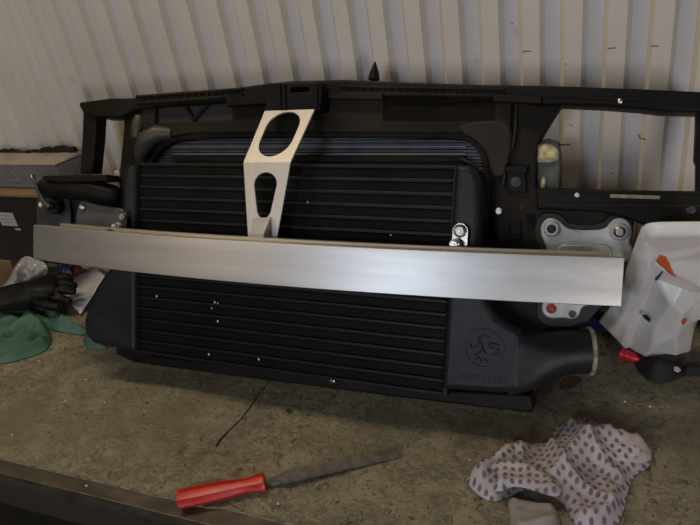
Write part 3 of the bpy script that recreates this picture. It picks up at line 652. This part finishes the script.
# ================================================================= cloths
def cloth_mat(name, c, c2, rough=0.9, scale=18, bump=0.25): return mat(name, c, rough, col2=c2, scale=scale, bump=bump, bscale=300)
def dots_mat():
    m = bpy.data.materials.new('dotted_cotton'); m.use_nodes = True; nt = m.node_tree; bs = nt.nodes['Principled BSDF']; bs.inputs['Roughness'].default_value = 0.9
    uv = nt.nodes.new('ShaderNodeUVMap'); mp = nt.nodes.new('ShaderNodeMapping'); mp.inputs['Scale'].default_value = (80, 80, 80); mp.inputs['Rotation'].default_value = (0, 0, 0.5)
    nt.links.new(uv.outputs[0], mp.inputs[0])
    vo = nt.nodes.new('ShaderNodeTexVoronoi'); vo.inputs['Scale'].default_value = 1; vo.inputs['Randomness'].default_value = 0.12; nt.links.new(mp.outputs[0], vo.inputs['Vector'])
    mr = nt.nodes.new('ShaderNodeMapRange'); mr.inputs[1].default_value = 0.22; mr.inputs[2].default_value = 0.36; nt.links.new(vo.outputs['Distance'], mr.inputs[0])
    nz = nt.nodes.new('ShaderNodeTexNoise'); nz.inputs['Scale'].default_value = 14; nz.inputs['Detail'].default_value = 5; nt.links.new(uv.outputs[0], nz.inputs[0])
    r2 = nt.nodes.new('ShaderNodeMapRange'); r2.inputs[1].default_value = 0.4; r2.inputs[2].default_value = 0.7; nt.links.new(nz.outputs[0], r2.inputs[0])
    b = nt.nodes.new('ShaderNodeMix'); b.data_type = 'RGBA'; b.inputs[6].default_value = (0.46, 0.40, 0.40, 1); b.inputs[7].default_value = (0.30, 0.255, 0.255, 1); nt.links.new(r2.outputs[0], b.inputs[0])
    x = nt.nodes.new('ShaderNodeMix'); x.data_type = 'RGBA'; x.inputs[6].default_value = (0.115, 0.11, 0.17, 1)
    nt.links.new(mr.outputs[0], x.inputs[0]); nt.links.new(b.outputs[2], x.inputs[7]); nt.links.new(x.outputs[2], bs.inputs['Base Color'])
    return m
def bxy(l, z=0.0): return [tuple(B(*p, z))[:2] for p in l]
flatmap = lambda org: (lambda x, y, h: Vector((x, y, h))-org)
def ease(d, r): t = min(1, d/r); return t*t*(3-2*t)
rag = thing('dotted_rag', 'crumpled pale rag with blue dots at the bench front right', 'rag', (B(560, 470)).to_tuple())
ro = rag.location.copy(); DM = dots_mat()
cloth('main_fold', bxy([(464, 481), (472, 476), (490, 464), (503, 451), (530, 446), (552, 443), (554, 428), (566, 422), (590, 421), (606, 428), (612, 436), (634, 446), (652, 456), (650, 468), (636, 474), (628, 490), (624, 512), (616, 530), (575, 530), (566, 506), (545, 492), (525, 490), (505, 500), (492, 503), (478, 496)]),
      0.004, lambda x, y, d: 0.001+ease(d, 0.02)*(0.010+0.030*fold(x, y, 0.65, 9, 1.3)+0.016*fold(x, y, -0.6, 14, 5.0)**2+0.014*abs(fbm(x, y, 18, 2))), DM, flatmap(ro), parent=rag, uvf=lambda x, y: (x, y))
cloth('folded_corner', bxy([(488, 478), (500, 474), (522, 474), (545, 484), (562, 497), (560, 512), (540, 506), (515, 498), (500, 506), (492, 502), (502, 488)]),
      0.004, lambda x, y, d: 0.030+ease(d, 0.012)*(0.006+0.016*fold(x, y, -0.5, 14, 4.0)+0.008*fbm(x, y, 25, 3)), DM, flatmap(ro), parent=rag, uvf=lambda x, y: (x*.8+y*.6, -x*.6+y*.8))
cloth('plain_underside', bxy([(506, 499), (516, 500), (540, 505), (560, 511), (560, 545), (510, 545), (511, 518)]),
      0.004, lambda x, y, d: 0.003+ease(d, 0.01)*(0.010+0.022*fold(x, y, 1.3, 14, 2.0)+0.006*fbm(x, y, 30, 2)), cloth_mat('grey_cloth_underside', (0.33, 0.3, 0.29), (0.24, 0.22, 0.21)), flatmap(ro), parent=rag)
cloth('rolled_edge', bxy([(604, 434), (618, 432), (636, 444), (650, 452), (652, 466), (636, 470), (622, 462), (612, 448)]),
      0.004, lambda x, y, d: 0.012+ease(d, 0.01)*(0.006+0.016*fold(x, y, 0.2, 20, 3)+0.008*fbm(x, y, 30, 2)), cloth_mat('worn_pink_hem', (0.42, 0.34, 0.33), (0.3, 0.25, 0.24)), flatmap(ro), parent=rag)

green = thing('green_rag', 'crumpled dark green rag beside the black glove', 'rag', B(45, 335).to_tuple()); go = green.location.copy()
GM = cloth_mat('green_cotton', (0.075, 0.165, 0.115), (0.04, 0.095, 0.068), scale=12)
r1 = ridges([((51, 331), (22, 354), .030, .014), ((40, 325), (2, 340), .034, .016), ((52, 343), (16, 360), .022, .012), ((20, 326), (-10, 330), .026, .014), ((30, 340), (0, 352), .022, .010), ((8, 345), (-10, 360), .02, .012), ((47, 327), (52, 348), .022, .012), ((36, 334), (30, 352), .014, .008)], 0.006)
r2 = ridges([((-10, 312), (24, 314), .018, .018), ((24, 314), (52, 311), .016, .016), ((52, 311), (66, 326), .018, .014), ((66, 326), (90, 332), .020, .014), ((30, 318), (60, 330), .018, .010), ((0, 321), (26, 322), .018, .009), ((58, 312), (80, 330), .012, .008)], 0.004)
cloth('main_fold', bxy([(-10, 322), (0, 321), (20, 324), (38, 322), (50, 328), (53, 342), (46, 352), (30, 358), (8, 364), (-10, 366)]), 0.004, lambda x, y, d: 0.002+ease(d, 0.014)*(r1(x, y)+0.006*fbm(x, y, 22, 5)), GM, flatmap(go), parent=green)
cloth('back_fold', bxy([(-10, 311), (20, 312), (48, 309), (58, 311), (66, 320), (80, 327), (90, 330), (88, 337), (66, 334), (50, 330), (20, 325), (-10, 324)]), 0.004, lambda x, y, d: 0.003+ease(d, 0.014)*(r2(x, y)+0.006*fbm(x, y, 20, 3)), GM, flatmap(go), parent=green)
cloth('tail', bxy([(82, 340), (92, 337), (104, 345), (110, 349), (98, 351), (86, 349)]), 0.006, lambda x, y, d: 0.002+ease(d, 0.02)*(0.012+0.016*fold(x, y, 0.2, 14, 2)), GM, flatmap(go), parent=green)

# paper
pm = mat('white_paper', (0.62, 0.62, 0.64), 0.7, col2=(0.5, 0.5, 0.53), scale=90, lo=0.5, hi=0.6, stretch=(0.3, 2, 1))
o = cloth('paper_sheet', bxy([(73, 279), (97, 270), (107.5, 281), (97, 296), (82, 318), (66, 300)]), 0.006, lambda x, y, d: 0.002+0.006*(1+math.sin(x*18+y*9)), pm, lambda x, y, h: Vector((x, y, h)), 0.0006, None, 0)
tag(o, 'creased white paper sheet between the glove and the black end tank', 'paper')

# glove: skinned hand
def skin(name, chains, m, parent=None, sub=2, rough_amt=0.0):
    me = bpy.data.meshes.new('tmp'); vs = []; es = []; rs = []; idx = {}
    for ch in chains:
        prev = None
        for p, r in ch:
            key = tuple(round(c, 4) for c in p)
            if key not in idx: idx[key] = len(vs); vs.append(p); rs.append(r)
            i = idx[key]
            if prev is not None and prev != i: es.append((prev, i))
            prev = i
    me.from_pydata([tuple(v) for v in vs], es, [])
    o = bpy.data.objects.new('tmp', me); C.objects.link(o)
    md = o.modifiers.new('s', 'SKIN'); md.use_smooth_shade = True
    for i, r in enumerate(rs): me.skin_vertices[0].data[i].radius = r if isinstance(r, tuple) else (r, r)
    me.skin_vertices[0].data[0].use_root = True
    o.modifiers.new('u', 'SUBSURF').levels = sub
    me2 = bpy.data.meshes.new_from_object(o.evaluated_get(bpy.context.evaluated_depsgraph_get()))
    bpy.data.objects.remove(o)
    if rough_amt:
        for v in me2.vertices: v.co += v.normal*rough_amt*fbm(v.co.x, v.co.y+v.co.z, 28, 1)
    r = obj(name, me2, m, parent)
    for p in r.data.polygons: p.use_smooth = True
    return r
GL = mat('black_work_glove', (0.005, 0.0045, 0.004), 0.5, col2=(0.010, 0.0085, 0.0075), spec=0.25, scale=30, bump=0.2, bscale=200)
def g(px, py, z): return tuple(B(px, py, z+0.028))
wr, pa, kn = g(2, 298, .04), g(28, 292, .045), g(44, 288, .045)
chains = [[(g(-25, 306, .035), (.05, .026)), (wr, (.048, .026)), (pa, (.048, .026)), (kn, (.05, .026))],
          [(kn, (.05, .026)), (g(56, 280, .045), .017), (g(66, 278, .043), .015), (g(74, 280, .036), .010)],
          [(kn, (.05, .026)), (g(58, 285, .043), .017), (g(68, 284, .040), .015), (g(76.5, 287, .032), .010)],
          [(kn, (.05, .026)), (g(58, 290, .038), .017), (g(68, 290, .034), .015), (g(77, 293, .024), .010)],
          [(kn, (.05, .026)), (g(56, 297, .026), .017), (g(64, 299, .022), .011), (g(71, 302, .016), .009)],
          [(pa, (.048, .026)), (g(38, 302, .024), .014), (g(50, 306, .018), .015), (g(60, 307, .016), .010)]]
o = skin('work_glove', chains, GL, None, 2, 0.004)
tag(o, 'black work glove lying palm down behind the green rag', 'glove')
# clear bag
cb = bpy.data.materials.new('clear_polythene'); cb.use_nodes = True
bs = cb.node_tree.nodes['Principled BSDF']; bs.inputs['Base Color'].default_value = (0.75, 0.72, 0.68, 1); bs.inputs['Roughness'].default_value = 0.12; bs.inputs['Alpha'].default_value = 0.38
bs.inputs['Transmission Weight'].default_value = 0.25
def at20(px, py): q = atY(px, py, 0.208); return (q.x, q.z)
o = cloth('clear_plastic_bag', [at20(*p) for p in [(-8, 304), (0, 288), (10, 280), (14, 270), (20, 259), (27, 255), (36, 259), (46, 262), (50, 270), (44, 278), (40, 288), (30, 294), (14, 300), (0, 306)]], 0.004,
          lambda x, y, d: ease(d, 0.015)*(0.004+0.016*fold(x, y, 0.9, 22, 1.0)+0.012*fold(x, y, -0.4, 34, 3.0)+0.014*abs(fbm(x, y, 36, 2))), cb, lambda x, y, h: Vector((x, 0.208-h-(0.12-y)*0.1, max(y, 0.001))), 0.0012, None, 1)
tag(o, 'crumpled clear plastic bag behind the black glove', 'bag')
# blue and red packets
pk = thing('blue_packet', 'small blue packet with white script and red end, behind the white paper', 'packet', B(68, 272).to_tuple())
po = pk.location.copy()
BP = mat('blue_foil_print', (0.05, 0.08, 0.2), 0.4, col2=(0.4, 0.42, 0.5), scale=55, lo=0.54, hi=0.6)
cloth('blue_body', bxy([(56, 268), (62, 264), (73, 266), (74, 275), (60, 278)]), 0.006, lambda x, y, d: 0.002+ease(d, 0.02)*0.03, BP, flatmap(po), parent=pk)
cloth('red_end', bxy([(72, 267), (82, 268), (85, 272), (80, 276), (72, 276)]), 0.006, lambda x, y, d: 0.002+ease(d, 0.02)*0.026, mat('red_print', (0.22, 0.03, 0.025), 0.5), flatmap(po), parent=pk)

# ================================================================= black box and grey case at the left
CBM = mat('brown_cardboard', (0.23, 0.15, 0.075), 0.8, col2=(0.16, 0.105, 0.05), scale=12)
o = box('cardboard_box', (-1.63, 0.272, 0.046), (0.50, 0.105, 0.09), CBM, None, bev=0.002)
tag(o, 'brown cardboard box lying under the black box at the left edge', 'box')
bx = thing('black_box', 'black box with white label, under the grey case at the left edge', 'box', (-1.475, 0.275, 0.0915))
BB = mat('black_card', (0.012, 0.010, 0.009), 0.6, col2=(0.018, 0.015, 0.013), scale=15)
box('box_body', (0, 0, 0.102), (0.62, 0.107, 0.204), BB, bx, bev=0.002)
box('lid', (0, 0, 0.2085), (0.626, 0.112, 0.008), CBM, bx, bev=0.001)
lb = box('label', (0.162, -0.0543, 0.135), (0.058, 0.0012, 0.040), mat('white_sticker', (0.42, 0.42, 0.4), 0.6, col2=(0.36, 0.36, 0.34), scale=40), bx, bev=0)
for k, (w_, c_) in enumerate(((0.03, 0.02), (0.046, 0.02), (0.025, 0.02))): box('print_line', (0.160, -0.0550, 0.146-0.010*k), (w_, 0.0006, 0.0022), mat('grey_print', (0.2, 0.2, 0.2), 0.7), lb, bev=0)
box('label', (0.185, -0.0543, 0.105), (0.02, 0.001, 0.005), lb.data.materials[0], bx, bev=0)
gc = thing('grey_case', 'grey plastic case with torn black edge, on top of the black box', 'case', (-1.33, 0.288, 0.3046))
GC = mat('grey_case_plastic', (0.20, 0.185, 0.19), 0.55, col2=(0.15, 0.135, 0.135), scale=14)
GC2 = mat('pale_case_lid', (0.32, 0.28, 0.235), 0.6, col2=(0.22, 0.19, 0.155), scale=14)  # lid tone, paler than the case body
bm = bmesh.new()
q = [(-0.27, -0.036, 0.001), (0.235, -0.036, 0.001), (0.255, 0.036, 0.001), (-0.27, 0.036, 0.001), (-0.27, -0.036, 0.066), (0.225, -0.036, 0.066), (0.255, 0.036, 0.066), (-0.27, 0.036, 0.066)]
vs = [bm.verts.new(p) for p in q]
for f in ((3, 2, 1, 0), (4, 5, 6, 7), (0, 1, 5, 4), (1, 2, 6, 5), (2, 3, 7, 6), (3, 0, 4, 7)): bm.faces.new([vs[k] for k in f])
bmesh.ops.bevel(bm, geom=bm.edges[:], offset=0.004, segments=2, affect='EDGES', profile=0.5)
obj('case_body', bm, GC, gc)
bm = bmesh.new()
q = [(-0.272, -0.038, 0.067), (0.227, -0.038, 0.067), (0.257, 0.037, 0.067), (-0.272, 0.037, 0.067), (-0.272, -0.034, 0.073), (0.22, -0.034, 0.073), (0.253, 0.036, 0.077), (-0.272, 0.036, 0.077)]
vs = [bm.verts.new(p) for p in q]
for f in ((3, 2, 1, 0), (4, 5, 6, 7), (0, 1, 5, 4), (1, 2, 6, 5), (2, 3, 7, 6), (3, 0, 4, 7)): bm.faces.new([vs[k] for k in f])
bmesh.ops.bevel(bm, geom=bm.edges[:], offset=0.002, segments=2, affect='EDGES', profile=0.5)
obj('lid', bm, GC2, gc)
bm = bmesh.new(); prev = None
for k in range(75):                                    # ragged black lining standing up along the back of the lid
    x = -0.27+0.52*k/74; hh = 0.008+0.014*noise.noise(Vector((x*22, 3, 0)))+0.010*noise.noise(Vector((x*75, 1, 0))); hh = max(hh, 0.002)+0.012*max(0, (x-0.1)/0.15)
    y = 0.024+0.004*noise.noise(Vector((x*40, 8, 0)))
    cur = [bm.verts.new(p) for p in ((x, y, 0.074), (x, y-0.004, 0.077+hh), (x, y+0.005, 0.077+hh*0.8), (x, y+0.009, 0.074))]
    if prev:
        for n_ in range(4): bm.faces.new((prev[n_], prev[(n_+1) % 4], cur[(n_+1) % 4], cur[n_]))
    prev = cur
bmesh.ops.recalc_face_normals(bm, faces=bm.faces)
obj('torn_lining', bm, M['rubber'], gc)
bm = bmesh.new(); tube_bm(bm, [(0.055, -0.0362, 0.022), (0.07, -0.0362, 0.048), (0.085, -0.0362, 0.022), (0.055, -0.0362, 0.022)], 0.0012, 6); obj('moulded_mark', bm, GC2, gc)

# ================================================================= right-hand clutter
wb = thing('white_carrier_bag', 'crumpled white plastic shopping bag with orange and blue print on the right', 'bag', (0.3, 0.2, 0.0))
wo = wb.location.copy()
WB = mat('white_polythene', (0.80, 0.73, 0.70), 0.34, col2=(0.70, 0.63, 0.61), scale=10, bump=0.05, bscale=40)
WB.node_tree.nodes['Principled BSDF'].inputs['Transmission Weight'].default_value = 0.0
WB.node_tree.nodes['Principled BSDF'].inputs['Subsurface Weight'].default_value = 0.15
WB.node_tree.nodes['Principled BSDF'].inputs['Subsurface Scale'].default_value = 0.01
# plane of the bag: from the bench line y = 0.215 up to the sill, leaning towards the viewer
BO = Vector((0.0, 0.212, 0.0)); BT = Vector((0.0, 0.045, 0.345)); BVv = (BT-BO).normalized(); BN = Vector((0, -BVv.z, BVv.y))
def bagp(px, py):
    d = ray(px, py); q = CAM+d*((BO-CAM).dot(BN)/d.dot(BN)); return (q.x, (q-BO).dot(BVv))
def bagmap(a, b, h):
    q = BO+BVv*b+BN*(h*0.65-0.012)+Vector((a, 0, 0)); q.z = max(q.z, 0.001); return q-wo
def segd(p, a, b):
    dx, dy = b[0]-a[0], b[1]-a[1]; l = dx*dx+dy*dy; t = max(0, min(1, ((p[0]-a[0])*dx+(p[1]-a[1])*dy)/l))
    return math.hypot(p[0]-a[0]-dx*t, p[1]-a[1]-dy*t)
def facets(knots):                                     # crisp flat facets between creased points: highest of a set of cones and ridges
    ks = [(bagp(*a), bagp(*b), h, sl) for a, b, h, sl in knots]
    def f(a, b, d):
        h = max(h_-sl*segd((a, b), p, q) for p, q, h_, sl in ks)
        return min(max(h, 0.004)+0.0018*fbm(a, b, 22, 4), 0.006+d*1.6)
    return f
hb = facets([((650, 230), (720, 228), 0.030, 0.25), ((660, 262), (715, 246), 0.022, 0.4), ((690, 285), (655, 262), 0.026, 0.5), ((705, 300), (690, 350), 0.03, 0.4), ((676, 268), (708, 285), 0.034, 0.6)])
hf = facets([((642, 234), (604, 325), 0.030, 0.30), ((660, 262), (628, 350), 0.046, 0.55), ((640, 290), (610, 330), 0.036, 0.35)])
hp = facets([((650, 292), (692, 290), 0.052, 0.28), ((684, 290), (676, 322), 0.056, 0.35), ((676, 322), (692, 354), 0.054, 0.35), ((676, 322), (638, 346), 0.055, 0.42), ((700, 318), (684, 288), 0.048, 0.5)])
cloth('back_sheet', [bagp(*p) for p in [(644, 229), (652, 226.5), (680, 226), (725, 226), (725, 320), (700, 319), (694, 333), (680, 345), (652, 345), (630, 335), (620, 300), (632, 256), (640, 234)]], 0.0042, hb, WB, bagmap, 0.0012, wb, 1)
cloth('front_flap', [bagp(*p) for p in [(641, 232), (648, 230), (664, 256), (662, 266), (630, 351), (622, 350), (610, 337), (598, 325), (612, 308), (624, 280), (632, 256)]], 0.0035, hf, WB, bagmap, 0.0012, wb, 0)
cloth('lower_pouch', [bagp(*p) for p in [(656, 282), (668, 284), (686, 286), (704, 300), (700, 319), (694, 333), (690, 355), (672, 352), (652, 354), (628, 351), (640, 318)]], 0.0035, hp, WB, bagmap, 0.0012, wb, 0)
def bag_print(name, px, m, hh):
    poly = [bagp(*p) for p in px]
    cloth(name, poly, 0.003, lambda a, b, d: hh(a, b, 0.05)+0.0018, m, bagmap, 0.0006, wb, 0)
OR = mat('orange_red_print', (0.60, 0.10, 0.03), 0.45); BL = mat('navy_print', (0.015, 0.018, 0.09), 0.45)
bag_print('orange_print', [(654, 257), (660, 255), (666, 256), (678, 274), (668, 268), (660, 263)], OR, hb)
bag_print('orange_print', [(681, 308), (688, 306), (684, 314)], OR, hp)
bag_print('blue_print', [(662, 268), (664, 267), (654, 292), (648, 301), (645, 300)], BL, hb)
bag_print('blue_print', [(642, 309), (647, 307), (651, 311), (650, 315), (645, 312)], BL, hp)
# dark blue bottle between the hose neck and the bag
bt = thing('blue_bottle', 'dark blue plastic bottle with pale cap lying between hose neck and bag', 'bottle', B(612, 346).to_tuple())
bo = bt.location.copy(); NB = mat('navy_plastic', (0.012, 0.016, 0.075), 0.4)
z = Vector((0, 0, 0.034))
A_, E_ = Vector((0.135, 0.30, 0.034)), Vector((0.262, 0.262, 0.034)); axv = (E_-A_).normalized()
lathe('bottle_body', [(0.0, 0.014), (0.008, 0.015), (0.022, 0.027), (0.035, 0.032), (0.12, 0.033), (0.13, 0.03)], axv, A_-bo, NB, bt, 24)
lathe('cap', [(-0.022, 0.010), (-0.02, 0.012), (0.0, 0.0125)], axv, A_-bo, mat('pale_cap', (0.4, 0.42, 0.45), 0.4), bt, 20)
# red nozzle
rn = thing('red_nozzle', 'small bright red plastic nozzle on the bench under the white bag', 'nozzle', B(630, 360).to_tuple())
rr = mat('bright_red_plastic', (0.5, 0.012, 0.015), 0.35); no = rn.location.copy()
a, b = B(624, 354, 0.012), B(640, 360, 0.006); axn = (b-a).normalized()
lathe('nozzle_cone', [(0.0, 0.009), (0.006, 0.0105), (0.02, 0.009), ((b-a).length, 0.0045)], axn, a-no, rr, rn, 18)
lathe('collar', [(-0.01, 0.008), (-0.008, 0.0115), (0.0, 0.0115), (0.001, 0.009)], axn, a-no, rr, rn, 18)
# black strap heap
bs_ = thing('black_glove', 'crumpled black glove with white tag in front of the white bag', 'glove', B(660, 375).to_tuple()); so = bs_.location.copy()
BK = cloth_mat('black_fabric', (0.008, 0.007, 0.008), (0.02, 0.017, 0.017), 0.75)
cloth('palm', bxy([(633, 362), (648, 361), (668, 363), (680, 365), (690, 368), (684, 377), (668, 383), (652, 384), (640, 375)]), 0.004, lambda x, y, d: 0.001+ease(d, 0.025)*(0.022+0.018*fold(x, y, 0.4, 13, 3)), BK, flatmap(so), parent=bs_)
cloth('cuff', bxy([(680, 366), (696, 368), (720, 368), (720, 375), (694, 376), (682, 377)]), 0.004, lambda x, y, d: 0.001+ease(d, 0.012)*0.014, BK, flatmap(so), parent=bs_)
cloth('white_tag', bxy([(673.5, 368), (678, 367), (681, 370), (678, 372.5), (674, 371)], 0.036), 0.002, lambda x, y, d: 0.036+0.002*fbm(x, y, 60), mat('white_tag', (0.7, 0.68, 0.66), 0.6), flatmap(so), parent=bs_, rnd=0)
tk = thing('black_tub', 'dark plastic tub at the right edge beside the white bag', 'tub', (0.455, 0.25, 0.0))
lathe('tub_body', [(0.0005, 0.040), (0.004, 0.044), (0.09, 0.05), (0.092, 0.053), (0.1, 0.053), (0.1, 0.048), (0.01, 0.042)], (0, 0, 1), (0, 0, 0), BK, tk, 28)
# rusty brown stain is a flake of dried dirt under the hose neck
o = cloth('rust_flake_patch', bxy([(560, 382), (566, 377), (576, 376), (583, 379), (578, 386), (566, 391), (559, 389)]), 0.003, lambda x, y, d: 0.0003+0.0006*max(0, fbm(x, y, 90)), mat('rust_brown_dirt', (0.12, 0.055, 0.028), 0.85, col2=(0.06, 0.032, 0.02), scale=60), lambda x, y, h: Vector((x, y, h)), 0.0006, None, 1)
tag(o, 'rust brown dirt patch on the bench beneath the hose neck', 'dirt')
